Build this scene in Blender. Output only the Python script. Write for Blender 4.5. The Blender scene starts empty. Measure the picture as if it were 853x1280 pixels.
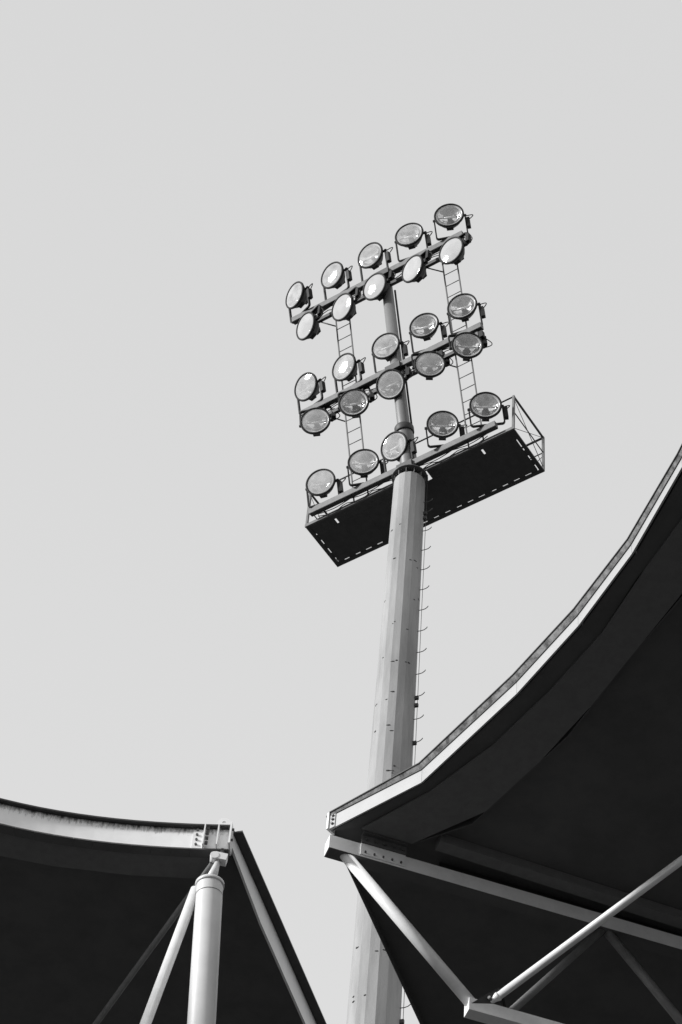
import bpy, bmesh, math, random
import numpy as np
from mathutils import Vector, Matrix
random.seed(4)
S = bpy.context.scene
COL = S.collection

# ------------------------------------------------------------------ camera
W, H, FPX = 853.0, 1280.0, 3000.0
PITCH, ROLL, EYE = 0.907048, 0.102290, Vector((0, 0, 1.6))
Fw = Vector((0, math.cos(PITCH), math.sin(PITCH)))
R0 = Vector((1, 0, 0)); U0 = R0.cross(Fw)
RT = R0 * math.cos(ROLL) + U0 * math.sin(ROLL)
UP = -R0 * math.sin(ROLL) + U0 * math.cos(ROLL)
cd = bpy.data.cameras.new('camera'); cam = bpy.data.objects.new('camera', cd); COL.objects.link(cam)
cam.matrix_world = Matrix.Translation(EYE) @ Matrix((RT, UP, -Fw)).transposed().to_4x4()
cd.sensor_fit = 'VERTICAL'; cd.sensor_height = 36.0; cd.lens = FPX / H * 36.0
cd.clip_start = 0.1; cd.clip_end = 3000
S.camera = cam

# ------------------------------------------------------------------ sky, sun, exposure
SUN_EL = math.radians(23)
SUN_AZ = math.radians(74)                   # left of straight behind the camera
to_sun = Vector((-math.sin(SUN_AZ) * math.cos(SUN_EL), -math.cos(SUN_AZ) * math.cos(SUN_EL), math.sin(SUN_EL)))
wd = bpy.data.worlds.new('World'); S.world = wd; wd.use_nodes = True
nt = wd.node_tree; nt.nodes.clear()
sky = nt.nodes.new('ShaderNodeTexSky'); sky.sky_type = 'NISHITA'; sky.sun_disc = False
sky.sun_elevation = SUN_EL; sky.sun_rotation = math.atan2(to_sun.x, to_sun.y)
sky.dust_density = 3.0; sky.air_density = 1.0
bw = nt.nodes.new('ShaderNodeRGBToBW')      # the photograph is black and white
veil = nt.nodes.new('ShaderNodeMix'); veil.data_type = 'FLOAT'
veil.inputs[0].default_value = 0.80         # thin even cloud veil over the clear sky
veil.inputs[3].default_value = 8.45
tc = nt.nodes.new('ShaderNodeTexCoord'); sx = nt.nodes.new('ShaderNodeSeparateXYZ'); vr = nt.nodes.new('ShaderNodeMapRange')
nt.links.new(tc.outputs['Generated'], sx.inputs[0]); nt.links.new(sx.outputs[2], vr.inputs[0])
vr.inputs[3].default_value = 9.9; vr.inputs[4].default_value = 8.1      # hazier towards the horizon
nt.links.new(vr.outputs[0], veil.inputs[3])
bg = nt.nodes.new('ShaderNodeBackground'); bg.inputs[1].default_value = 0.10
wo = nt.nodes.new('ShaderNodeOutputWorld')
nt.links.new(sky.outputs[0], bw.inputs[0]); nt.links.new(bw.outputs[0], veil.inputs[2])
nt.links.new(veil.outputs[0], bg.inputs[0]); nt.links.new(bg.outputs[0], wo.inputs[0])
sl = bpy.data.lights.new('sun', 'SUN'); sl.energy = 5.0; sl.angle = math.radians(7.0); sl.color = (1, 1, 1)
so = bpy.data.objects.new('sun', sl); COL.objects.link(so)
so.rotation_euler = to_sun.to_track_quat('Z', 'Y').to_euler()
so.location = to_sun * 80
S.view_settings.view_transform = 'Standard'; S.view_settings.look = 'None'
S.view_settings.exposure = 0.0; S.view_settings.gamma = 1.0; S.view_settings.use_curve_mapping = False

# ------------------------------------------------------------------ pixel -> ray helpers
def ray(x, y):
    return Fw + RT * ((x - W / 2) / FPX) - UP * ((y - H / 2) / FPX)
def at_z(x, y, z):
    d = ray(x, y); return EYE + d * ((z - EYE.z) / d.z)
def on_plane(x, y, p, n):
    d = ray(x, y); return EYE + d * ((p - EYE).dot(n) / d.dot(n))

# ------------------------------------------------------------------ materials
def mat(name, col, rough=0.5, metal=0.0, noise=0.0, scale=6.0, dark=None, bump=0.0, streak=False, spec=0.5):
    m = bpy.data.materials.new(name); m.use_nodes = True
    t = m.node_tree; b = t.nodes['Principled BSDF']
    b.inputs['Base Color'].default_value = (col, col, col, 1)
    b.inputs['Roughness'].default_value = rough; b.inputs['Metallic'].default_value = metal
    b.inputs['Specular IOR Level'].default_value = spec
    if noise > 0:
        geo = t.nodes.new('ShaderNodeNewGeometry')
        mp = t.nodes.new('ShaderNodeMapping')
        mp.inputs['Scale'].default_value = (1, 1, 0.12) if streak else (1, 1, 1)
        n1 = t.nodes.new('ShaderNodeTexNoise'); n1.inputs['Scale'].default_value = scale
        n1.inputs['Detail'].default_value = 9; n1.inputs['Roughness'].default_value = 0.65
        rp = t.nodes.new('ShaderNodeValToRGB')
        d = col * (1 - noise) if dark is None else dark
        rp.color_ramp.elements[0].position = 0.36; rp.color_ramp.elements[0].color = (d, d, d, 1)
        rp.color_ramp.elements[1].position = 0.60; rp.color_ramp.elements[1].color = (col, col, col, 1)
        t.links.new(geo.outputs['Position'], mp.inputs[0]); t.links.new(mp.outputs[0], n1.inputs['Vector'])
        t.links.new(n1.outputs['Fac'], rp.inputs[0]); t.links.new(rp.outputs[0], b.inputs['Base Color'])
        if bump > 0:
            n2 = t.nodes.new('ShaderNodeTexNoise'); n2.inputs['Scale'].default_value = scale * 12
            n2.inputs['Detail'].default_value = 5
            bp = t.nodes.new('ShaderNodeBump'); bp.inputs['Strength'].default_value = bump; bp.inputs['Distance'].default_value = 0.01
            t.links.new(geo.outputs['Position'], n2.inputs['Vector'])
            t.links.new(n2.outputs['Fac'], bp.inputs['Height']); t.links.new(bp.outputs[0], b.inputs['Normal'])
    return m

def grime_mat(name, col, dirt, z0, z1, scale=26):
    """paint whose upper rim (between two heights) carries ragged dirt"""
    m = mat(name, col, 0.45, noise=0.08, scale=3)
    t = m.node_tree; b = t.nodes['Principled BSDF']
    base = b.inputs['Base Color'].links[0].from_socket
    geo = t.nodes.new('ShaderNodeNewGeometry'); sp = t.nodes.new('ShaderNodeSeparateXYZ')
    t.links.new(geo.outputs['Position'], sp.inputs[0])
    mr = t.nodes.new('ShaderNodeMapRange'); mr.inputs[1].default_value = z0; mr.inputs[2].default_value = z1
    t.links.new(sp.outputs[2], mr.inputs[0])
    mp = t.nodes.new('ShaderNodeMapping'); mp.inputs['Scale'].default_value = (1, 1, 0.35)
    nz = t.nodes.new('ShaderNodeTexNoise'); nz.inputs['Scale'].default_value = scale; nz.inputs['Detail'].default_value = 8
    nz.inputs['Roughness'].default_value = 0.7
    t.links.new(geo.outputs['Position'], mp.inputs[0]); t.links.new(mp.outputs[0], nz.inputs['Vector'])
    ad = t.nodes.new('ShaderNodeMath'); ad.operation = 'ADD'
    t.links.new(mr.outputs[0], ad.inputs[0]); t.links.new(nz.outputs['Fac'], ad.inputs[1])
    rp = t.nodes.new('ShaderNodeValToRGB')
    rp.color_ramp.elements[0].position = 0.70; rp.color_ramp.elements[0].color = (0, 0, 0, 1)
    rp.color_ramp.elements[1].position = 1.0; rp.color_ramp.elements[1].color = (1, 1, 1, 1)
    t.links.new(ad.outputs[0], rp.inputs[0])
    mx = t.nodes.new('ShaderNodeMix'); mx.data_type = 'RGBA'
    t.links.new(rp.outputs[0], mx.inputs[0]); t.links.new(base, mx.inputs[6])
    mx.inputs[7].default_value = (dirt, dirt, dirt, 1)
    t.links.new(mx.outputs[2], b.inputs['Base Color'])
    return m

ZR = 21.6                                   # underside of the roof edge beams
M = dict(
    ground=mat('asphalt', 0.06, 0.9, noise=0.3, scale=0.5),
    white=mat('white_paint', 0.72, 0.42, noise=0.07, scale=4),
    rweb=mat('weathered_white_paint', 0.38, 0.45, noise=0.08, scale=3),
    lweb=grime_mat('grimy_white_paint', 0.80, 0.05, ZR + 0.17, ZR + 0.55),
    flash=mat('dirty_flashing', 0.30, 0.8, noise=0.8, scale=9, dark=0.07, bump=0.3),
    cap=mat('roof_edge_cap', 0.05, 0.7),
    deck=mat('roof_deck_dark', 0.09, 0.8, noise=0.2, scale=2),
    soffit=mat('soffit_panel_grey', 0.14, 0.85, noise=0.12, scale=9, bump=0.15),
    darksteel=mat('dark_steel', 0.035, 0.6, noise=0.3, scale=8),
    truss=mat('truss_white_paint', 0.74, 0.42, noise=0.10, scale=6),
    trussshade=mat('truss_shaded_paint', 0.16, 0.5, noise=0.2, scale=6),  # truss paint with the roof's shade put into its colour
    bolt=mat('bolt_steel', 0.10, 0.5, metal=0.4),
    concrete=mat('pole_concrete', 0.32, 0.85, noise=0.32, scale=3.2, bump=0.25, streak=True),
    pit=mat('formwork_pit', 0.04, 0.9),
    can=mat('lamp_housing', 0.018, 0.6, noise=0.3, scale=12, spec=0.2),
    galv=mat('galvanised_steel', 0.14, 0.6, metal=0.0, noise=0.35, scale=9),
    mast=mat('mast_paint', 0.17, 0.5, noise=0.15, scale=4, streak=True),
    plat=mat('platform_steel', 0.055, 0.7, noise=0.25, scale=6),
    rod=mat('rail_steel', 0.045, 0.55),
    stand=mat('stand_concrete', 0.10, 0.9, noise=0.2, scale=1),
    column=mat('column_paint', 0.57, 0.4, noise=0.08, scale=3),
    bulb=mat('lamp_tube', 0.7, 0.2),
)
def reflector_mat():
    m = bpy.data.materials.new('reflector_aluminium'); m.use_nodes = True
    t = m.node_tree; b = t.nodes['Principled BSDF']
    b.inputs['Metallic'].default_value = 1.0; b.inputs['Roughness'].default_value = 0.12
    geo = t.nodes.new('ShaderNodeNewGeometry'); nz = t.nodes.new('ShaderNodeTexNoise'); nz.inputs['Scale'].default_value = 7.0; nz.inputs['Detail'].default_value = 5
    rp = t.nodes.new('ShaderNodeValToRGB')
    rp.color_ramp.elements[0].position = 0.38; rp.color_ramp.elements[0].color = (.62, .62, .62, 1)
    rp.color_ramp.elements[1].position = 0.56; rp.color_ramp.elements[1].color = (.97, .97, .97, 1)
    bp = t.nodes.new('ShaderNodeBump'); bp.inputs['Strength'].default_value = 0.35; bp.inputs['Distance'].default_value = 0.02
    vo = t.nodes.new('ShaderNodeTexVoronoi'); vo.inputs['Scale'].default_value = 14.0
    t.links.new(geo.outputs['Position'], nz.inputs['Vector']); t.links.new(geo.outputs['Position'], vo.inputs['Vector'])
    t.links.new(nz.outputs['Fac'], rp.inputs[0]); t.links.new(rp.outputs[0], b.inputs['Base Color'])
    t.links.new(vo.outputs['Distance'], bp.inputs['Height']); t.links.new(bp.outputs[0], b.inputs['Normal'])
    return m
def glass_mat(name, sheen):
    m = bpy.data.materials.new(name); m.use_nodes = True
    t = m.node_tree; t.nodes.clear()
    o = t.nodes.new('ShaderNodeOutputMaterial'); mx = t.nodes.new('ShaderNodeMixShader')
    tr = t.nodes.new('ShaderNodeBsdfTransparent'); tr.inputs[0].default_value = (0.93, 0.93, 0.93, 1)
    gl = t.nodes.new('ShaderNodeBsdfGlossy'); gl.inputs['Roughness'].default_value = 0.04
    fr = t.nodes.new('ShaderNodeFresnel')
    gb = t.nodes.new('ShaderNodeNewGeometry'); io = t.nodes.new('ShaderNodeMapRange')   # thin pane: same Fresnel from both sides
    io.inputs[3].default_value = 1.5; io.inputs[4].default_value = 1 / 1.5
    t.links.new(gb.outputs['Backfacing'], io.inputs[0]); t.links.new(io.outputs[0], fr.inputs[0])
    t.links.new(fr.outputs[0], mx.inputs[0]); t.links.new(tr.outputs[0], mx.inputs[1]); t.links.new(gl.outputs[0], mx.inputs[2])
    df = t.nodes.new('ShaderNodeBsdfDiffuse'); dc = 0.50 if sheen > 1 else 0.82 if sheen < .5 else 0.62; df.inputs[0].default_value = (dc, dc, dc, 1)
    geo = t.nodes.new('ShaderNodeNewGeometry'); nz = t.nodes.new('ShaderNodeTexNoise'); nz.inputs['Scale'].default_value = 5.0; nz.inputs['Detail'].default_value = 4
    mr = t.nodes.new('ShaderNodeMapRange'); mr.inputs[1].default_value = 0.3; mr.inputs[2].default_value = 0.7
    mr.inputs[3].default_value = sheen * 0.75; mr.inputs[4].default_value = min(1.0, sheen * 1.25)
    t.links.new(geo.outputs['Position'], nz.inputs['Vector']); t.links.new(nz.outputs['Fac'], mr.inputs[0])
    m2 = t.nodes.new('ShaderNodeMixShader'); t.links.new(mr.outputs[0], m2.inputs[0])
    t.links.new(mx.outputs[0], m2.inputs[1]); t.links.new(df.outputs[0], m2.inputs[2])
    t.links.new(m2.outputs[0], o.inputs[0])
    return m
M['reflector'] = reflector_mat()
GLASS = [glass_mat('clear_glass', .13), glass_mat('sheen_glass', .36), glass_mat('bright_sheen_glass', .60), glass_mat('prismatic_glass', 1.1)]  # brightness of glass catching light is painted in as a pale diffuse layer

# ------------------------------------------------------------------ mesh helpers
ORG = {}                                    # world origin of every object
def basis(d, hint=Vector((0, 0, 1))):
    d = d.normalized(); a = hint.cross(d)
    if a.length < 1e-4: a = Vector((1, 0, 0)).cross(d)
    a.normalize(); return a, d.cross(a), d
class MB:
    def __init__(s): s.v = []; s.f = []; s.sm = []
    def add(s, vs, fs, smooth=False):
        n = len(s.v); s.v += [Vector(p) for p in vs]
        s.f += [tuple(i + n for i in f) for f in fs]; s.sm += [smooth] * len(fs); return s
    def obox(s, c, ax, ay, az):             # centre and three half vectors
        c = Vector(c); vs = [c + ax * i + ay * j + az * k for k in (-1, 1) for j in (-1, 1) for i in (-1, 1)]
        fs = [(0, 2, 3, 1), (4, 5, 7, 6), (0, 1, 5, 4), (2, 6, 7, 3), (0, 4, 6, 2), (1, 3, 7, 5)]
        if ax.cross(ay).dot(az) < 0: fs = [f[::-1] for f in fs]
        return s.add(vs, fs)
    def bar(s, a, b, w, h, hint=Vector((0, 0, 1))):   # box section from a to b
        a = Vector(a); b = Vector(b); x, y, d = basis(b - a, hint)
        return s.obox((a + b) / 2, x * w / 2, y * h / 2, (b - a) / 2)
    def tube(s, a, b, r, r2=None, n=16, caps=True):
        a = Vector(a); b = Vector(b); r2 = r if r2 is None else r2; x, y, d = basis(b - a)
        vs = []
        for p, q in ((a, r), (b, r2)):
            vs += [p + (x * math.cos(2 * math.pi * i / n) + y * math.sin(2 * math.pi * i / n)) * q for i in range(n)]
        s.add(vs, [(i, (i + 1) % n, n + (i + 1) % n, n + i) for i in range(n)], True)
        if caps: s.add(vs, [tuple(range(n))[::-1], tuple(range(n, 2 * n))])
        return s
    def path(s, pts, r, n=8):
        pts = [Vector(p) for p in pts]; rings = []
        for i, p in enumerate(pts):
            t = (pts[min(i + 1, len(pts) - 1)] - pts[max(i - 1, 0)])
            x, y, d = basis(t, Vector((0.13, 0.21, 0.97)))
            rings += [p + (x * math.cos(2 * math.pi * k / n) + y * math.sin(2 * math.pi * k / n)) * r for k in range(n)]
        fs = [(i * n + k, i * n + (k + 1) % n, (i + 1) * n + (k + 1) % n, (i + 1) * n + k) for i in range(len(pts) - 1) for k in range(n)]
        s.add(rings, fs, True)
        s.add(rings, [tuple(range(n))[::-1], tuple(range((len(pts) - 1) * n, len(pts) * n))]); return s
    def lathe(s, prof, o, d, n=24, hint=Vector((0, 0, 1)), smooth=True):   # prof: (radius, distance along d)
        x, y, d = basis(Vector(d), hint); o = Vector(o); vs = []
        for r, h in prof: vs += [o + d * h + (x * math.cos(2 * math.pi * k / n) + y * math.sin(2 * math.pi * k / n)) * max(r, 1e-4) for k in range(n)]
        fs = [(i * n + k, i * n + (k + 1) % n, (i + 1) * n + (k + 1) % n, (i + 1) * n + k) for i in range(len(prof) - 1) for k in range(n)]
        return s.add(vs, fs, smooth)
    def prism(s, poly, dvec):               # extruded polygon (may be concave)
        bm = bmesh.new(); p = [bm.verts.new(Vector(q)) for q in poly]; f = bm.faces.new(p)
        bmesh.ops.triangulate(bm, faces=[f])
        bm.verts.index_update()
        tri = [tuple(v.index for v in q.verts) for q in bm.faces]; bm.free()
        n = len(poly); dvec = Vector(dvec); vs = [Vector(q) for q in poly] + [Vector(q) + dvec for q in poly]
        fs = tri + [tuple(i + n for i in t[::-1]) for t in tri] + [(i, i + n, (i + 1) % n + n, (i + 1) % n) for i in range(n)]
        return s.add(vs, fs)
    def mesh(s, name, m, origin=Vector()):
        me = bpy.data.meshes.new(name); me.from_pydata([tuple(p - origin) for p in s.v], [], s.f)
        me.polygons.foreach_set('use_smooth', s.sm)
        bm = bmesh.new(); bm.from_mesh(me)
        bmesh.ops.remove_doubles(bm, verts=bm.verts, dist=1e-6); bmesh.ops.recalc_face_normals(bm, faces=bm.faces)
        bm.to_mesh(me); bm.free(); me.materials.append(m); me.update(); return me
    def build(s, name, m, parent=None, origin=None):
        if origin is None:
            lo = Vector([min(p[i] for p in s.v) for i in range(3)]); hi = Vector([max(p[i] for p in s.v) for i in range(3)])
            origin = (lo + hi) / 2
        return link(name, s.mesh(name, m, origin), origin, parent)
def link(name, data, origin, parent=None):
    o = bpy.data.objects.new(name, data); COL.objects.link(o)
    ORG[o.name] = Vector(origin)
    if parent: o.parent = parent; o.location = Vector(origin) - ORG[parent.name]
    else: o.location = origin
    return o
def tag(o, label=None, cat=None, group=None, kind=None):
    for k, v in (('label', label), ('category', cat), ('group', group), ('kind', kind)):
        if v: o[k] = v
    return o
def thing(name, loc, label, cat, group=None):
    return tag(link(name, None, loc), label, cat, group)
V = Vector
Z = V((0, 0, 1))

# a shared bolt head (hexagon, axis +z)
_b = MB(); hexa = [V((math.cos(i * math.pi / 3) * .018, math.sin(i * math.pi / 3) * .018, -.004)) for i in range(6)]
_b.prism(hexa, (0, 0, .026)); BOLT = _b.mesh('bolt', M['bolt'])
def bolt(p, n, parent, s=1.0):
    o = link('bolt', BOLT, p, parent); o.rotation_euler = n.to_track_quat('Z', 'Y').to_euler(); o.scale = (s, s, s); return o

# ------------------------------------------------------------------ ground
g = MB(); g.add([(-600, -600, 0), (600, -600, 0), (600, 600, 0), (-600, 600, 0)], [(0, 1, 2, 3)])
tag(g.build('ground', M['ground'], origin=V((0, 0, 0))), kind='structure')

# ================================================================== floodlight tower
O = V((1.21956, 28.16328, 38.86766))        # middle of the walkway's front edge
YAW = -0.653993; LEAN = 0.248889
u = V((math.cos(YAW), math.sin(YAW), 0)); v = V((-u.y, u.x, 0))
m = Z * math.cos(LEAN) - v * math.sin(LEAN)             # along the leaning mast
nf = -v * math.cos(LEAN) - Z * math.sin(LEAN)           # front of the lamp frame
PL, PD = 4.78, 1.186
A = O + u * 0.059                                       # pole axis
B = O - v * 0.133 + Z * 0.187 - u * 0.06                # lamp frame origin on the lowest beam
def Fr(a, h, b=0.0): return B + u * a + m * h + nf * b  # point in the leaning frame, b towards the front
ROW = (0.0, 2.646, 5.355)
tower = thing('floodlight_tower', V((A.x, A.y, 0)), 'tall faceted concrete floodlight tower with leaning lamp frame, ladders and railed walkway', 'floodlight tower')

# shaft: sixteen flat faces, slightly tapered
zt = O.z - 0.20; NS = 16
def prad(z): return 0.305 + (zt - z) * 0.0076
sh = MB(); ring = []
for z in (-0.2, zt):
    ring += [V((A.x + math.cos((k + .02) * 2 * math.pi / NS) * prad(z), A.y + math.sin((k + .02) * 2 * math.pi / NS) * prad(z), z)) for k in range(NS)]
sh.add(ring, [(k, (k + 1) % NS, NS + (k + 1) % NS, NS + k) for k in range(NS)] + [tuple(range(NS, 2 * NS))])
shaft = sh.build('shaft', M['concrete'], tower)
# formwork pits in irregular rings
pit = MB(); pit.lathe([(0, .006), (.022, .006), (.026, -.01)], V(), V((0, 0, 1)), 8); PIT = pit.mesh('formwork_pit', M['pit'])
zz = O.z - 1.9
while zz > O.z - 19:
    for k in range(random.choice((3, 4, 5))):
        an = math.radians(random.uniform(200, 345)); d = V((math.cos(an), math.sin(an), 0))
        zq = zz + random.uniform(-.12, .12)
        o = link('formwork_pit', PIT, V((A.x, A.y, zq)) + d * (prad(zq) * .983), shaft)
        o.rotation_euler = d.to_track_quat('Z', 'Y').to_euler(); o.scale = (random.uniform(.5, 1.7), random.uniform(.4, .8), 1)
    zz -= random.uniform(0.8, 1.1)
# head flange with gussets and bolts
fl = MB(); fc = V((A.x, A.y, O.z - 0.055))
fl.lathe([(.16, 0), (.355, 0), (.355, .022), (.16, .022)], fc, Z, 32, smooth=False)
flange = fl.build('flange_ring', M['galv'], tower)
nk = MB(); nk.lathe([(.20, -.2), (.20, 0)], fc, Z, 24); nk.build('neck', M['darksteel'], flange)
for k in range(12):
    an = k * math.pi / 6 + .2; d = V((math.cos(an), math.sin(an), 0)); t = V((-d.y, d.x, 0))
    gq = MB(); gq.obox(fc + d * .26 - Z * .075, d * .055, t * .006, Z * .07); gq.build('gusset', M['galv'], flange)
    bolt(fc + (d * .315).lerp(t * .315, .13) - Z * .004, -Z, flange, 1.3)
# climbing irons on the far right face, one every 0.6 m, and the fall-arrest cable
sd = V((0.93, -0.36, 0)).normalized(); st = V((-sd.y, sd.x, 0))
zz = O.z - 0.9; i = 0
while zz > 2.5:
    p = V((A.x, A.y, zz)) + sd * (prad(zz) - .03)
    si = MB(); si.path([p, p + sd * .10, p + sd * .15 + Z * .012, p + sd * .19 + Z * .045, p + sd * .205 + Z * .075], .008, 6)
    si.build('step_iron', M['rod'], tower)
    zz -= 0.58 if i else 0.30; i += 1
ca = V((A.x, A.y, O.z)) + sd * (prad(O.z) + .05) + st * .02; cb = V((A.x, A.y, 1.0)) + sd * (prad(1.0) + .05) + st * .02
cbm = MB(); cbm.tube(ca, cb, .005, n=6); cable = cbm.build('safety_cable', M['rod'], tower)
for t in (0.032, 0.036, 0.170, 0.175, 0.2, 0.33, 0.36):
    q = ca.lerp(cb, t); c = MB(); c.obox(q - sd * .025, sd * .04, st * .022, Z * .035); c.build('cable_clamp', M['darksteel'], cable)

# leaning mast with collar
ms = MB(); ms.lathe([(.165, -.02), (.165, 1.15)], A, m, 24); ms.build('mast_foot', M['mast'], tower)
ms = MB(); ms.lathe([(.128, 1.0), (.115, 5.3), (0, 5.3)], A, m, 24); ms.build('mast', M['mast'], tower)
ms = MB(); ms.lathe([(.12, 1.33), (.18, 1.32), (.195, 1.29), (.195, 1.17), (.185, 1.15), (.14, 1.15)], A, m, 28); ms.build('collar', M['darksteel'], tower)
cn = MB(); cs = A + v * .10 + u * .125; cn.tube(cs + m * .2, cs + m * 5.2, .022, n=8); cn.build('conduit', M['darksteel'], tower)

# crossbeams: a light front beam per row, and a dark lower beam on the two upper rows
HB = 0.062
for r, (a0, a1) in enumerate(((-2.14, 2.14), (-2.14, 2.16), (-2.16, 2.06))):
    c = MB(); c.obox(Fr((a0 + a1) / 2, ROW[r]), u * (a1 - a0) / 2, m * HB, nf * HB)
    cbe = c.build('crossbeam', M['galv'], tower)
    c = MB(); c.obox(Fr((a0 + a1) / 2, ROW[r] - HB - .004), u * ((a1 - a0) / 2 - .01), m * .004, nf * (HB - .006)); c.build('beam_shade_sheet', M['darksteel'], cbe)  # dark sheet paints the shade on the beam's underside
    # clamp to the mast
    c = MB(); c.obox(A + m * (ROW[r] + .19) + nf * .06, u * .17, m * .07, nf * .14); c.build('mast_clamp', M['darksteel'], tower)
    if r:
        c = MB(); c.obox(Fr((a0 + a1) / 2, ROW[r] - .30, -.05), u * ((a1 - a0) / 2 - .12), m * .038, nf * .038)
        lb = c.build('lower_crossbeam', M['darksteel'], tower)
        for k in range(5):
            aa = a0 + .42 + k * (a1 - a0 - .56) / 4
            c = MB(); c.obox(Fr(aa, ROW[r] - .16, -.005), u * .03, m * .115, nf * .02); c.build('hanger_plate', M['galv'], lb)
            c = MB(); c.obox(Fr(aa + .09, ROW[r] - .20, -.03), u * .045, m * .075, nf * .05); c.build('junction_box', M['can'], lb)
for r, (a0, a1) in enumerate(((-2.0, 1.9), (-2.0, 1.95), (-2.0, 1.9))):
    for q_ in range(2):
        pts = []
        for k in range(41):
            f_ = k / 40; sg = abs(math.sin(f_ * math.pi * (5 + q_))) * (.05 + .03 * q_) + random.uniform(0, .008)
            pts.append(Fr(a0 + (a1 - a0) * f_, ROW[r] - HB - .02 - sg - .03 * q_, -.03 - .03 * q_))
        c = MB(); c.path(pts, .009, 6); c.build('cable_loom', M['can'], tower)
# the two ladders behind the frame
Pb = Fr(0, 0, -.13)
def frame_a(x, y): return (on_plane(x, y, Pb, nf) - B).dot(u)
for xa, nm in ((frame_a(428.8, 400), 0), (frame_a(563.5, 336), 1)):
    la = MB(); h0, h1 = -.12, ROW[2] + .02
    root = link('ladder', None, Fr(xa, h0, -.13), tower)
    for s in (-1, 1):
        q = MB(); q.bar(Fr(xa + s * .165, h0, -.13), Fr(xa + s * .165, h1, -.13), .028, .022, u); q.build('stile', M['rod'], root)
    k = 0; hh = h0 + .2
    while hh < h1:
        q = MB(); q.tube(Fr(xa - .16, hh, -.13), Fr(xa + .16, hh, -.13), .009, n=8); q.build('rung', M['rod'], root); hh += .325
    for r in (1, 2):
        q = MB(); q.tube(Fr(xa - .55, ROW[r] - .30, -.06), Fr(xa - .17, ROW[r] - .62, -.13), .014, n=8); q.build('brace', M['rod'], root)
        q = MB(); q.tube(Fr(xa + .02, ROW[r] - .36, -.08), Fr(xa + .165, ROW[r] - .52, -.13), .012, n=8); q.build('brace', M['rod'], root)

# walkway: floor plates inside an edge frame, with a slotted gap between the two
def Pt(a, b, c=0.0): return O + u * a + v * b + Z * c
walk = link('walkway', None, Pt(0, PD / 2, 0), tower)
def pbox(name, a0, a1, b0, b1, c0, c1, mm, par=None):
    q = MB(); q.obox(Pt((a0 + a1) / 2, (b0 + b1) / 2, (c0 + c1) / 2), u * (a1 - a0) / 2, v * (b1 - b0) / 2, Z * (c1 - c0) / 2)
    return q.build(name, mm, par or walk)
hl = PL / 2; fw = .075; gp = .027
pbox('edge_frame', -hl, -hl + fw, 0.03, PD, 0, .035, M['plat']); pbox('edge_frame', hl - fw, hl, 0.03, PD, 0, .035, M['plat'])
pbox('edge_frame', -hl + fw, hl - fw, PD - fw, PD, .002, .033, M['plat'])
pbox('front_angle', -hl - .01, hl + .01, -.005, .028, .004, .085, M['galv'])
i0, i1, j1 = -hl + fw + gp, hl - fw - gp, PD - fw - gp
n = 8; xs = [i0 + (i1 - i0) * k / n for k in range(n + 1)]
for k in range(n):
    pbox('floor_plate', xs[k] + .001, xs[k + 1] - .001, .26, j1, .006, .03, M['plat'])
for a0, a1 in ((i0 - gp, -1.79), (-1.74, .059 - .36), (.059 + .36, 1.58), (1.63, i1 + gp)):
    pbox('floor_plate', a0, a1, .13, .259, .007, .031, M['plat'])
pbox('floor_plate', i0 - gp, .059 - .36, .030, .129, .007, .031, M['plat']); pbox('floor_plate', .059 + .36, i1 + gp, .030, .129, .007, .031, M['plat'])
# bridging tabs leave the light slots open
tp = .262
k = 0; b = .30
while b < j1:
    for sx in (-1, 1):
        a0 = -hl + fw if sx < 0 else hl - fw - gp
        if random.random() > .04: pbox('tab', a0, a0 + gp, b, min(b + random.uniform(.12, .15), j1 + gp), .009, .028, M['plat'])
    b += tp
a = i0 - .02
while a < i1 + gp:
    wv = random.uniform(.12, .15); pbox('tab', a, min(a + wv, i1 + gp), j1, j1 + gp, .009, .028, M['plat']); a += tp

# railing
def rl(name, p, q, r, mm): w = MB(); w.tube(p, q, r, n=8); return w.build(name, mm, walk)
RH = 1.1; e = .02
cor = [(-hl + e, e), (hl - e, e), (hl - e, PD - e), (-hl + e, PD - e)]
for (a, b) in cor: w = MB(); w.obox(Pt(a, b, RH / 2 + .02), u * .022, v * .022, Z * RH / 2); w.build('rail_post', M['galv'], walk)
for a in (-1.2, 0.35, 1.2): rl('rail_post', Pt(a, PD - e, .07), Pt(a, PD - e, RH), .02, M['rod'])
for k in range(4):
    p, q = cor[k], cor[(k + 1) % 4]
    rl('top_rail', Pt(*p, RH), Pt(*q, RH), .024 if k != 0 else .016, M['rod'])
    if k: rl('knee_rail', Pt(*p, RH * .55), Pt(*q, RH * .55), .012, M['rod'])
for sx in (-1, 1):
    a = sx * (hl - e)
    rl('brace_wire', Pt(a, e, .95 * RH), Pt(a, PD - e, .12), .007, M['rod']); rl('brace_wire', Pt(a, e, .06), Pt(a, PD - e, RH), .006, M['rod'])
rl('brace_wire', Pt(hl - e, PD - e, .5), Pt(hl - .6, PD - e, .06), .007, M['rod'])

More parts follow.
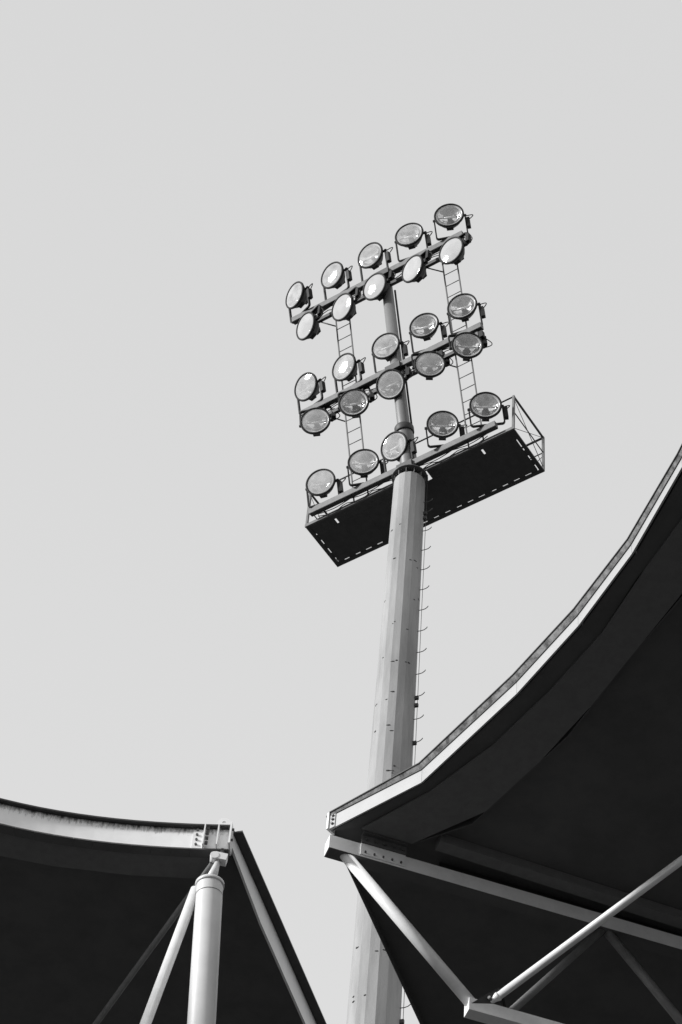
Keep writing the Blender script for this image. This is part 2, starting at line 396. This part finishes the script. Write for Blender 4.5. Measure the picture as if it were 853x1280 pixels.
# ================================================================== floodlights
# local shapes, axis +z points out of the lens; the lens rim lies at z = 0
LR = 0.300
q = MB(); q.lathe([(LR - .004, -.004), (LR, -.012), (LR * .99, -.055), (LR * .90, -.085), (LR * .80, -.15), (LR * .58, -.235), (.105, -.265), (.10, -.31), (.0, -.312)], V(), Z, 32)
CAN = q.mesh('housing', M['can'])
q = MB(); q.obox(V((0, -.235, -.13)), V((.07, 0, 0)), V((0, .03, 0)), V((0, 0, .05))); 
LUG = q.mesh('latch', M['can'])
q = MB(); q.obox(V((0, .0, -.325)), V((.06, 0, 0)), V((0, .06, 0)), V((0, 0, .03)))
BACK = q.mesh('terminal_box', M['can'])
q = MB(); q.lathe([(LR - .022, .004), (LR - .018, .014), (LR + .010, .014), (LR + .017, .004), (LR + .017, -.026), (LR - .012, -.022), (LR - .022, .004)], V(), Z, 40)
RIM = q.mesh('rim', M['can'])
q = MB(); q.lathe([(LR - .014, .001), (LR * .7, .010), (LR * .35, .0145), (0, .016)], V(), Z, 36)
LENS = [q.mesh('lens', g_) for g_ in GLASS]
for me in LENS:
    if sum(p.normal.z for p in me.polygons) < 0: me.flip_normals()
q = MB(); q.lathe([(LR - .016, -.006), (LR * .90, -.040), (LR * .76, -.085), (LR * .55, -.130), (LR * .35, -.158), (LR * .16, -.171), (0, -.174)], V(), Z, 40)
REF = q.mesh('reflector', M['reflector'])
q = MB(); q.lathe([(LR - .020, -.003), (LR - .052, -.016), (LR - .052, -.022), (LR - .020, -.020)], V(), Z, 40)
RING = q.mesh('lens_ring', M['bulb'])
q = MB(); q.tube(V((-.13, 0, -.075)), V((.13, 0, -.075)), .022, n=12)
BULB = q.mesh('lamp_tube', M['bulb'])
q = MB(); q.tube(V((-.235, 0, -.075)), V((-.13, 0, -.075)), .012, n=8); q.tube(V((.13, 0, -.075)), V((.235, 0, -.075)), .012, n=8)
q.obox(V((0, .0, -.15)), V((.05, 0, 0)), V((0, .018, 0)), V((0, 0, .03)))
SOCK = q.mesh('lamp_holder', M['can'])

# centre x, y, half width, half height and top-point offset of every lens outline in the photograph
LAMPS = [
 ('top crossbar', 'standing on', 2, +1, [(561.4,268.9,17.8,13.6,2.3),(511.5,292.8,17,13.7,5.1),(462.7,318.9,15.1,15.9,6),(415.1,343.8,13.5,16.5,5.7),(368.3,368.9,10.7,16.8,5.5)]),
 ('top crossbar', 'hanging below', 2, -1, [(564,312.9,14.8,16.5,6.1),(515.5,335.8,12.4,16.6,6.1),(468.2,358.1,13.4,15.8,5.3),(427.8,383.7,12.9,17.4,5.3),(382,407.5,11.4,17.9,5)]),
 ('middle crossbar', 'standing on', 1, +1, [(577.8,382.5,17.9,15.2,4.2),(530.2,406.5,18,15.1,4.7),(482.1,432.3,16.8,15.7,5),(429.8,458.6,14.1,17,5.5),(382.1,483.4,13.4,17.5,4.2)]),
 ('middle crossbar', 'hanging below', 1, -1, [(584.5,431.2,19,15.4,-.8),(537.5,455,18.7,15.3,0),(488.1,480.2,16.4,17.4,1.9),(442.4,503,17.3,15.5,2),(394.3,525.8,17.2,14.9,2.1)]),
 ('walkway beam', 'standing on', 0, +1, [(607.2,506.2,19.6,15.8,.3),(553.5,530,19.4,16,.2),(492.6,557.6,15.7,17.7,4.1),(454.4,577.1,18.8,15.2,2),(400.8,602.6,17.6,15.9,4.2)]),
]
SHEEN = {(2, 1): [0, 1, 1, 2, 2], (2, -1): [3, 3, 3, 3, 3], (1, 1): [0, 0, 1, 2, 2], (1, -1): [0, 1, 1, 0, 1], (0, 1): [0, 0, 1, 1, 2]}  # painted sheen level of each lens, following how it is turned
ORD = ['first', 'second', 'third', 'fourth', 'fifth']
for beam, how, r, up, lst in LAMPS:
    for k, (cx, cy, wx, hy, dx) in enumerate(lst):
        Sm = np.array([[wx * wx, -dx * hy], [-dx * hy, hy * hy]])
        ev, ec = np.linalg.eigh(Sm)
        ratio = math.sqrt(max(ev[0], 1) / ev[1]); ratio = min(ratio, .985)
        mn = ec[:, 0]                                # minor axis (image x, image y down)
        if mn[1] > 0: mn = -mn                       # lens normals rise in the picture: the housings hang below
        vw = ray(cx, cy).normalized()
        sx = (RT - vw * RT.dot(vw)).normalized(); sy = (UP - vw * UP.dot(vw)); sy = (sy - sx * sy.dot(sx)).normalized()
        sn = math.sqrt(1 - ratio * ratio)
        nrm = (-vw * ratio + sx * (mn[0] * sn) + sy * (-mn[1] * sn)).normalized()
        C = on_plane(cx, cy, Fr(0, 0, .12 if up > 0 else .20), nf)
        piv = C - nrm * .10
        loc = V(((piv - B).dot(u), (piv - B).dot(m), (piv - B).dot(nf)))
        ax = nrm.cross(m).normalized()               # tilt axis of the yoke
        if ax.dot(u) < 0: ax = -ax
        hb = ROW[r] + up * (HB + .012)
        base = Fr(loc.x, hb, 0.0 if up > 0 else .02)
        lab = 'round glass-fronted floodlight %s the %s, %s from the caged railing end' % (how, beam, ORD[k])
        L = thing('floodlight', base, lab, 'floodlight', 'floodlights on the lamp frame')
        upv = (Z - nrm * Z.dot(nrm)).normalized(); xv = upv.cross(nrm)
        RM = Matrix((xv, upv, nrm)).transposed().to_4x4()
        def local(nm, me, par=None):
            o = bpy.data.objects.new(nm, me); COL.objects.link(o); ORG[o.name] = C
            if par: o.parent = par
            else: o.parent = L; o.matrix_local = Matrix.Translation(C - base) @ RM
            return o
        hs = local('housing', CAN); local('latch', LUG, hs); local('terminal_box', BACK, hs); local('rim', RIM, hs); local('lens', LENS[SHEEN[(r, up)][k]])
        rf = local('reflector', REF); local('lens_ring', RING, hs);  local('lamp_tube', BULB, rf); local('lamp_holder', SOCK, rf)
        # yoke: pivot arms down (or up) to a bar bolted on the beam
        arm = LR + .025; y = MB(); dn = (base - piv)
        dn = dn - ax * dn.dot(ax)
        p0, p1 = piv - ax * arm, piv + ax * arm; b0, b1 = p0 + dn, p1 + dn
        pp = [p0 + dn.normalized() * -.02, p0.lerp(b0, .5), b0 - dn.normalized() * .04, b0 + ax * .03, b0.lerp(b1, .5), b1 - ax * .03, b1 - dn.normalized() * .04, p1.lerp(b1, .5), p1 - dn.normalized() * .02]
        wdir = ax.cross(dn).normalized()
        for i in range(len(pp) - 1):
            y.bar(pp[i], pp[i + 1], .050, .028, ax.cross(dn).cross(pp[i + 1] - pp[i]))
        for p, s in ((p0, 1), (p1, -1)): y.tube(p - ax * s * .03, p + ax * s * .08, .026, n=10)
        y.build('yoke', M['can'], L)
        # control gear box on one arm with its cable loop
        sb = p1 + dn * .42 + ax * .05
        gb = MB(); dd = dn.normalized(); wv = ax.cross(dd)
        gb.obox(sb, ax * .036, wv * .05, dd * .125); gx = gb.build('control_box', M['can'], L)
        for i, kk in enumerate((random.uniform(.05, .10), random.uniform(-.10, -.03))):
            if i and random.random() < .5: continue
            a0 = p1 + ax * .03 - nrm * .02; a3 = sb - dd * .10 * up + wv * .02
            cp = []
            for j in range(11):
                t = j / 10; q = a0.lerp(a3, t); cp.append(q + ax * math.sin(t * math.pi) * (kk + .05) - dd * up * math.sin(t * math.pi) * .05 * (1 if i == 0 else -1) * up)
            cw = MB(); cw.path(cp, .010, 6); cw.build('cable', M['can'], L)

# ================================================================== right-hand roof
def X(p, z): return V((p[0], p[1], z))
def px(lst, z): return [at_z(x, y, z) for x, y in lst]
def off(pl, d):                                          # offset a plan polyline to its left by d
    out = []
    for i, p in enumerate(pl):
        t = V((0, 0, 0))
        if i: t += (p - pl[i - 1]).normalized()
        if i < len(pl) - 1: t += (pl[i + 1] - p).normalized()
        t.normalize(); nn = V((-t.y, t.x, 0)); c = 1.0
        if 0 < i < len(pl) - 1: c = 1 / max(.6, nn.dot(V((-(p - pl[i - 1]).normalized().y, (p - pl[i - 1]).normalized().x, 0))))
        out.append(p + nn * d * c)
    return out
R1 = px([(412, 1037), (527, 978), (646, 867), (723, 782), (790, 692), (853, 583)], ZR)
R1 += [V((3.72, 13.35, ZR)), V((3.9, 12.0, ZR))]
Rmid = px([(452, 1036), (545, 986), (634, 919), (682, 870), (750, 796), (795, 727), (853, 652)], ZR) + [V((4.0, 14.0, ZR)), V((4.3, 12.0, ZR))]
Rin = px([(515, 1055), (590, 1030), (650, 975), (710, 920), (780, 830), (853, 745)], ZR) + [V((4.3, 14.6, ZR)), V((4.8, 12.0, ZR))]
tip = R1[0]; e2 = (at_z(525, 1280, ZR) - tip).normalized()       # the roof's side edge runs back from the tip
rback = tip + e2 * 13
roofR = thing('stadium_roof', V((tip.x, tip.y, 0)), 'stadium roof with upswept concave edge and truss, hiding part of the tower shaft', 'stadium roof', 'stadium roof sections')
d = MB(); RI = off(R1, -.03) if off(R1, -.03)[2].x > R1[2].x else off(R1, .03)
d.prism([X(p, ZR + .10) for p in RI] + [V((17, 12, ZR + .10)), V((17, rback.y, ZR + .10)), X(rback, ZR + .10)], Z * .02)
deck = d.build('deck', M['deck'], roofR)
HWV = (.215, .205, .185, .165, .145, .13, .12, .12); RISE = (.025, .055, .065, .06, .05, .045, .04, .04)
# edge beam: one white web, one dirty flashing and one cap per straight run
for i in range(len(R1) - 1):
    a, b = R1[i], R1[i + 1]; t = (b - a).normalized(); nn = V((t.y, -t.x, 0))   # outwards
    if nn.x > 0: nn = -nn
    a2, b2 = a + t * .002, b - t * .002
    ha, hb_ = HWV[i], HWV[i + 1]; ra, rb_ = RISE[i], RISE[i + 1]
    def hexa8(pa, pb, pc, pd, qa, qb, qc, qd):          # lower quad, upper quad
        return MB().add([pa, pb, pc, pd, qa, qb, qc, qd], [(0, 3, 2, 1), (4, 5, 6, 7), (0, 1, 5, 4), (1, 2, 6, 5), (2, 3, 7, 6), (3, 0, 4, 7)])
    def slab(oa, ob, za0, zb0, za1, zb1, inn):          # outer offsets, lower and upper heights, inner depth
        return hexa8(a2 + nn * oa + Z * za0, b2 + nn * ob + Z * zb0, b2 - nn * inn + Z * zb0, a2 - nn * inn + Z * za0,
                     a2 + nn * oa + Z * za1, b2 + nn * ob + Z * zb1, b2 - nn * inn + Z * zb1, a2 - nn * inn + Z * za1)
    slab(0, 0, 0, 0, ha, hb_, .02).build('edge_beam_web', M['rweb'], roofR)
    slab(.012, .012, ha + .002, hb_ + .002, ha + .014, hb_ + .014, .05).build('drip_strip', M['cap'], roofR)
    za, zb = ha + .016, hb_ + .016
    hexa8(a2 + Z * za, b2 + Z * zb, b2 - nn * .05 + Z * zb, a2 - nn * .05 + Z * za,
          a2 + nn * ra * .8 + Z * (za + ra), b2 + nn * rb_ * .8 + Z * (zb + rb_), b2 - nn * .05 + Z * (zb + rb_), a2 - nn * .05 + Z * (za + ra)).build('flashing', M['flash'], roofR)
    slab(ra * .8 + .012, rb_ * .8 + .012, za + ra + .002, zb + rb_ + .002, za + ra + .016, zb + rb_ + .016, .2).build('edge_cap', M['cap'], roofR)
# underside strip behind the web, then grey soffit panels
def densify(pl, n):
    L = [0]
    for i in range(1, len(pl)): L.append(L[-1] + (pl[i] - pl[i - 1]).length)
    out = []
    for k in range(n + 1):
        s = L[-1] * k / n; i = max(j for j in range(len(pl) - 1) if L[j] <= s + 1e-9)
        out.append(pl[i].lerp(pl[i + 1], (s - L[i]) / (L[i + 1] - L[i])))
    return out
w = MB(); ri = off(R1, -.052) if off(R1, -.052)[2].x > R1[2].x else off(R1, .052)
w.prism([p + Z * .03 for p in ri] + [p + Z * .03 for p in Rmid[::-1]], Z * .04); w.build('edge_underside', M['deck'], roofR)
NP = 9
dm, di = densify(Rmid, NP), densify(Rin, NP)
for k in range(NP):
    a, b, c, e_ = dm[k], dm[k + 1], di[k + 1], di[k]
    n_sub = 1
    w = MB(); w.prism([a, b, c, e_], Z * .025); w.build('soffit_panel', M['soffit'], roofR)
for k in range(len(Rin) - 1):
    w = MB(); t = (Rin[k + 1] - Rin[k]).normalized(); nn = V((t.y, -t.x, 0)); nn = nn if nn.x > 0 else -nn
    w.prism([Rin[k] + Z * .004 + nn * .002, Rin[k + 1] + Z * .004 + nn * .002, Rin[k + 1] + nn * .02 + Z * .004, Rin[k] + nn * .02 + Z * .004], Z * .093); w.build('soffit_lip', M['deck'], roofR)
# side edge member along the gap
sn = V((e2.y, -e2.x, 0))
w = MB(); w.prism([tip + e2 * .10, rback, rback + sn * .02, tip + e2 * .10 + sn * .02], Z * .098); w.build('side_beam', M['deck'], roofR)
# tip closure plate with bolts
t0 = (R1[1] - R1[0]).normalized(); n0 = V((t0.y, -t0.x, 0)); n0 = n0 if n0.x < 0 else -n0
w = MB(); w.prism([tip - t0 * .028 + n0 * .03, tip + t0 * .0 + n0 * .03, tip - n0 * .10, tip - t0 * .028 - n0 * .10], Z * .262); ep = w.build('end_plate', M['white'], roofR)
w = MB(); w.prism([tip + t0 * .002 + n0 * .001, tip + t0 * .085 + n0 * .001, tip + t0 * .085 + n0 * .012, tip + t0 * .002 + n0 * .012], Z * .21); sp = w.build('splice_plate', M['rweb'], roofR)
for hh in (.06, .13, .19): bolt(tip + t0 * .05 + n0 * .013 + Z * hh, n0, sp)
bolt(tip - t0 * .03 + n0 * .01 + Z * .23, -t0, ep, .9)

# truss below the deck: upper chord (box), lower chord, struts
zu = ZR - .24
ua, ub = at_z(409, 1057, zu), at_z(853, 1186, zu); tdir = (ub - ua).normalized(); tn = V((-tdir.y, tdir.x, 0))   # tn points away from the camera
uend = ua + tdir * 9
w = MB(); w.bar(ua, uend, .18, .20); ch = w.build('upper_chord', M['truss'], roofR)
w = MB(); w.bar(ua + tdir * .01 - Z * .103, uend - Z * .103, .172, .006); w.build('chord_shade_sheet', M['deck'], ch)  # thin dark sheet standing in for shade under the chord
def in_truss(x, y, o=0.0): return on_plane(x, y, ua + tn * o, tn)
nodeL = in_truss(594, 1262)
lend = nodeL + tdir * 8
w = MB(); w.bar(nodeL - tdir * .10, lend, .16, .17); lc = w.build('lower_chord', M['truss'], roofR)
s0 = in_truss(428, 1069)
w = MB(); w.tube(s0 + Z * .05, nodeL + Z * .02, .070, n=24); w.build('diagonal_strut', M['truss'], roofR)
hang = in_truss(752, 1163)
w = MB(); w.tube(nodeL + tdir * .35, hang, .048, n=16); w.build('web_tube', M['trussshade'], roofR)
wb = in_truss(905, 1342)
w = MB(); w.tube(in_truss(760, 1166), wb, .055, n=16); w.build('web_tube', M['trussshade'], roofR)
# bright brace from the lower node out to the roof edge, with its clevis
bz = nodeL - tn * .03 + tdir * .13 + Z * .09
bend = at_z(985, 977, ZR - .02)
bd = (bend - bz).normalized()
w = MB(); w.tube(bz + bd * .15, bend, .047, n=20); br = w.build('brace_tube', M['truss'], roofR)
w = MB(); w.lathe([(.047, .17), (.054, .17), (.054, .15), (.036, .10), (.03, .0)], bz, bd, 16); w.build('tube_end', M['truss'], br)
cx_ = bd.cross(Z).normalized()
for s in (-1, 1):
    w = MB(); c0 = bz + cx_ * s * .055 - Z * .10
    w.prism([c0 - tdir * .17, c0 + tdir * .24, c0 + tdir * .22 + Z * .12, c0 + bd * .20 + Z * .14, c0 + bd * .08 + Z * .17], cx_ * s * .014); w.build('clevis_plate', M['darksteel'], br)
w = MB(); w.tube(bz + bd * .07 - cx_ * .075, bz + bd * .07 + cx_ * .075, .02, n=10); w.build('clevis_pin', M['galv'], br)
# bolted bracket tying the chord to the roof edge
g0, g1 = at_z(456, 1052, zu), at_z(512, 1068, zu)
gt = (g1 - g0).normalized(); gn = V((gt.y, -gt.x, 0)); gn = gn if gn.y < 0 else -gn
gc = ua + tdir * ((g0 - ua).dot(tdir)); ge = ua + tdir * ((g1 - ua).dot(tdir))
w = MB(); w.prism([gc + gn * .092 - Z * .075, ge + gn * .092 - Z * .075, ge + gn * .092 + Z * .17, gc + gn * .092 + Z * .17], gn * .012); pl = w.build('gusset_plate', M['white'], roofR)
w = MB(); w.prism([gc + gn * .094 + Z * .10, ge + gn * .094 + Z * .10, ge + gn * .094 + Z * .235, gc + gn * .094 + Z * .235], gn * .03); pu = w.build('angle_cleat', M['deck'], roofR)
w = MB(); w.prism([gc + gn * .124 + Z * .215, ge + gn * .124 + Z * .215, ge + gn * .124 + Z * .235, gc + gn * .124 + Z * .235], gn * .05); w.build('angle_cleat', M['deck'], roofR)
for k in range(5):
    f_ = (k + .5) / 5; p = gc.lerp(ge, f_)
    bolt(p + gn * .105 - Z * .035, gn, pl, .8); bolt(p + gn * .126 + Z * .15, gn, pu, 1.1)
# deck girders running parallel to the chord
for (xa, ya, xb, yb, ww, hh) in ((548, 1052, 853, 1150, .17, .065), (548, 1085, 853, 1176, .08, .06)):
    p, q = at_z(xa, ya, ZR + .03), at_z(xb, yb, ZR + .03); q = p + (q - p) * 2.6
    w = MB(); w.bar(p, q, ww, hh * 2); w.build('deck_girder', M['soffit'] if ww > .12 else M['darksteel'], roofR)

# unseen terraced stand under this roof, added to block light from below
def stand(a, b, depth, label):
    t = (b - a).normalized(); nb = V((-t.y, t.x, 0)); nb = nb if nb.y > 0 else -nb
    o = thing('grandstand', V((a.x, a.y, 0)), label, 'grandstand', 'grandstands under the roofs')
    w = MB(); w.prism([X(a, -.2), X(b, -.2), X(b + nb * .4, -.2), X(a + nb * .4, -.2)], Z * 6); w.build('front_wall', M['stand'], o)
    for k in range(10):
        p, q = a + nb * (.4 + depth * k / 10), b + nb * (.4 + depth * k / 10)
        w = MB(); w.prism([X(p, 5.2), X(q, 5.2), X(q + nb * depth / 10, 5.2), X(p + nb * depth / 10, 5.2)], Z * (1.3 + k * .95)); w.build('terrace', M['stand'], o)
    w = MB(); p, q = a + nb * (.4 + depth), b + nb * (.4 + depth); w.prism([X(p, -.2), X(q, -.2), X(q + nb * .3, -.2), X(p + nb * .3, -.2)], Z * (ZR - .3)); w.build('back_wall', M['stand'], o)
    return o
stand(V((3.2, 23.5, 0)), V((17, 23.5, 0)), 9.0, 'unseen light-blocking terraced grandstand beneath the trussed roof')

# ================================================================== left-hand roof
L1 = px([(286, 1062), (215, 1061), (160, 1057), (100, 1048), (50, 1040), (0, 1031)], ZR)
L1 += [L1[-1] + (L1[-1] - L1[-2]) + V((0, -.06, 0)), L1[-1] + (L1[-1] - L1[-2]) * 3 + V((0, -.35, 0))]
_c = np.polyfit([p.x for p in L1], [p.y for p in L1], 3)     # one smooth sweep
L1 = [V((xx, float(np.polyval(_c, xx)), ZR)) for xx in np.linspace(L1[0].x, L1[-1].x, 19)]
_t = (L1[-1] - L1[-2]).normalized(); L1 += [L1[-1] + _t * 3, L1[-1] + _t * 6 + V((0, -.15, 0)), L1[-1] + _t * 11 + V((0, -.6, 0))]
lt = L1[0]; l2 = (at_z(374, 1280, ZR) - at_z(284, 1078, ZR)).normalized()
lback = lt + l2 * 13
roofL = thing('stadium_roof', V((lt.x, lt.y, 0)), 'stadium roof with straight white edge beam and pinned corner on a column', 'stadium roof', 'stadium roof sections')
HW = 0.335
d = MB(); d.prism([X(p, ZR + HW + .032) for p in L1] + [X(L1[-1] + V((-3, 13, 0)), ZR + HW + .032), X(lback, ZR + HW + .032)], Z * .05); d.build('deck', M['deck'], roofL)
for i in range(len(L1) - 1):
    a, b = L1[i], L1[i + 1]; t = (b - a).normalized(); nn = V((-t.y, t.x, 0)); nn = nn if nn.y < 0 else -nn
    a2, b2 = a + t * .001, b - t * .001
    w = MB(); w.prism([a2 + nn * .065 + Z * (HW + .002), b2 + nn * .065 + Z * (HW + .002), b2 - nn * .12 + Z * (HW + .002), a2 - nn * .12 + Z * (HW + .002)], Z * .022); w.build('top_flange', M['darksteel'], roofL)
    w = MB(); w.prism([a2 + nn * .022 - Z * .002, b2 + nn * .022 - Z * .002, b2 - nn * .12 - Z * .002, a2 - nn * .12 - Z * .002], Z * -.02); w.build('bottom_flange', M['deck'], roofL)
w = MB(); w.prism(L1 + [p + V((0, .02, 0)) for p in L1[::-1]], Z * HW); w.build('edge_beam_web', M['lweb'], roofL)
Lin = px([(262, 1099), (200, 1097), (110, 1090), (50, 1080), (0, 1070)], ZR + .03); Lin += [Lin[-1] + (Lin[-1] - Lin[-2]) * 4, Lin[-1] + (L1[-1] - Lin[-1]) + V((0, 1.0, .03))]
Lou = [p + V((0, .13, .03)) for p in densify([L1[0] + V((-.12, 0, 0))] + L1[1:], 16)]
li = densify(Lin, 16)
for k in range(16):
    w = MB(); w.prism([Lou[k], Lou[k + 1], li[k + 1], li[k]], Z * .02); w.build('soffit_panel', M['soffit'], roofL)
# side edge beam running back along the gap: shallow at the corner, deeper after the haunch
on = V((l2.y, -l2.x, 0)); on = on if on.x > 0 else -on
sb0 = lt + l2 * .06
w = MB(); w.add([sb0 + Z * .14, sb0 + l2 * 1.25 - Z * .0, lback, lback + Z * HW, sb0 + Z * HW] + [p - on * .03 for p in (sb0 + Z * .14, sb0 + l2 * 1.25, lback, lback + Z * HW, sb0 + Z * HW)],
    [(0, 1, 2, 3, 4), (9, 8, 7, 6, 5)] + [(i, 5 + i, 5 + (i + 1) % 5, (i + 1) % 5) for i in range(5)]); w.build('side_beam_web', M['white'], roofL)
w = MB(); w.prism([sb0 + Z * (HW + .001) + on * .12, lback + Z * (HW + .001) + on * .12, lback + Z * (HW + .001) - on * .14, sb0 + Z * (HW + .001) - on * .14], Z * .023); w.build('side_beam_flange', M['darksteel'], roofL)
# corner: end plate, stiffeners, splice with bolts, lifting lug
tL = (L1[1] - L1[0]).normalized(); nL = V((-tL.y, tL.x, 0)); nL = nL if nL.y < 0 else -nL
w = MB(); w.prism([lt - tL * .022 + nL * .13, lt + nL * .13, lt - nL * .10, lt - tL * .022 - nL * .10], Z * (HW + .01)); ep = w.build('end_plate', M['white'], roofL)
for hh in (.1, .27): bolt(lt - tL * .024 + nL * .07 + Z * hh, -tL, ep)
for dd_, wid in ((.135, .10), (.30, .10)):
    w = MB(); p = lt + tL * dd_; w.prism([p + nL * .003, p + nL * wid, p + nL * wid + tL * .014, p + nL * .003 + tL * .014], Z * (HW - .002)); stf = w.build('stiffener', M['white'], roofL)
w = MB(); p = lt + tL * .32; w.prism([p + nL * .002, p + tL * .13 + nL * .002, p + tL * .13 + nL * .014, p + nL * .014], Z * (HW - .03)); spl = w.build('splice_plate', M['white'], roofL)
for hh in (.06, .14, .22, .30): bolt(lt + tL * .40 + nL * .016 + Z * hh, nL, spl, .9); bolt(lt + tL * .285 + nL * .05 + Z * hh, -tL, stf, 1.3)
lg = MB(); lc0 = lt + tL * .10 - nL * .0 + Z * (HW + .105); nseg = 20; outer = []; inner = []
for k in range(nseg):
    an = 2 * math.pi * k / nseg; rr = .088
    pt = lc0 + tL * math.cos(an) * rr + Z * math.sin(an) * rr
    if math.sin(an) < -.2: pt = lc0 + tL * math.cos(an) * rr * 1.35 + Z * max(-.085, math.sin(an) * rr)
    outer.append(pt); inner.append(lc0 + Z * .015 + tL * math.cos(an) * .022 + Z * math.sin(an) * .022)
vs = outer + inner + [p - nL * .02 for p in outer] + [p - nL * .02 for p in inner]; n = nseg; fs = []
for k in range(n):
    j = (k + 1) % n; fs += [(k, j, n + j, n + k), (2 * n + k, 3 * n + k, 3 * n + j, 2 * n + j), (k, 2 * n + k, 2 * n + j, j), (n + k, n + j, 3 * n + j, 3 * n + k)]
lg.add(vs, fs); lg.build('lifting_lug', M['white'], roofL)

stand(V((-20, 23.5, 0)), V((-1.2, 23.5, 0)), 9.0, 'unseen light-blocking terraced grandstand behind the white support column')
# pin block under the corner, raking tubes under the deck
K = at_z(274, 1072, ZR - .17); K.y += .02
cnY = V((0, 1, 0))
kb = MB(); kb.obox(K + V((.02, 0, 0)), V((.075, 0, -.012)), V((0, .06, 0)), V((.008, 0, .05))); kb.tube(K + V((-.055, -.066, .0)), K + V((-.055, .066, .0)), .052, n=16)
node = kb.build('pin_block', M['white'], roofL)
w = MB(); w.tube(K + V((.03, .03, .03)), K + V((.03, .03, .175)), .035, n=10); w.build('pin', M['darksteel'], roofL)
ta = on_plane(266, 1080, K + V((0, .03, 0)), cnY); tb = at_z(120, 1280, ZR - .75)
w = MB(); w.tube(ta, ta + (tb - ta) * ((33.0 - ta.y) / (tb.y - ta.y)), .038, n=16); w.build('raking_tube', M['trussshade'], roofL)
# column with a conical head and its own prop
ctop = on_plane(262.5, 1105, K, cnY); c2 = on_plane(252, 1280, K, cnY); cdir = (ctop - c2).normalized()
foot = ctop - cdir * (ctop.z / cdir.z)
colm = thing('support_column', foot, 'white round steel column with conical head under the roof corner', 'column')
rc = .158
w = MB(); w.lathe([(rc * 1.06, 0), (rc, ctop.z - .02), (rc, ctop.z * 1.0)], foot, cdir, 32); w.build('shaft', M['column'], colm)
w = MB(); w.lathe([(rc + .002, -.045), (rc + .014, -.04), (rc + .014, 0), (rc - .02, .016), (.06, .022), (.0, .022)], ctop, cdir, 32); w.build('cap_ring', M['column'], colm)
w = MB(); w.lathe([(rc + .0035, -.20), (rc + .0035, -.192)], ctop, cdir, 32); w.build('weld_seam', M['darksteel'], colm)
hd = (K - ctop); w = MB(); w.tube(ctop + cdir * .015, ctop + hd * .96, .075, .026, n=16); w.build('cone', M['column'], colm)
for an in (0.4, 2.2, 4.0, 5.3):
    d_ = V((math.cos(an), math.sin(an), 0)); w = MB(); w.prism([ctop + d_ * .05 + cdir * .02, ctop + d_ * .11 + cdir * .02, ctop + d_ * .06 + cdir * .13], d_.cross(Z) * .01); w.build('fin', M['darksteel'], colm)
pa = on_plane(245, 1112, K + V((0, .02, 0)), cnY); pb = on_plane(182, 1280, K + V((0, .02, 0)), cnY); pdv = (pa - pb).normalized()
w = MB(); w.tube(pa - pdv * (pa.z / pdv.z), pa, .062, n=20); w.build('prop_tube', M['truss'], colm)
w = MB(); w.obox(pa.lerp(ctop, .35) - cdir * .10, V((.02, 0, 0)), V((0, .04, 0)), cdir * .06); w.build('clamp', M['darksteel'], colm)
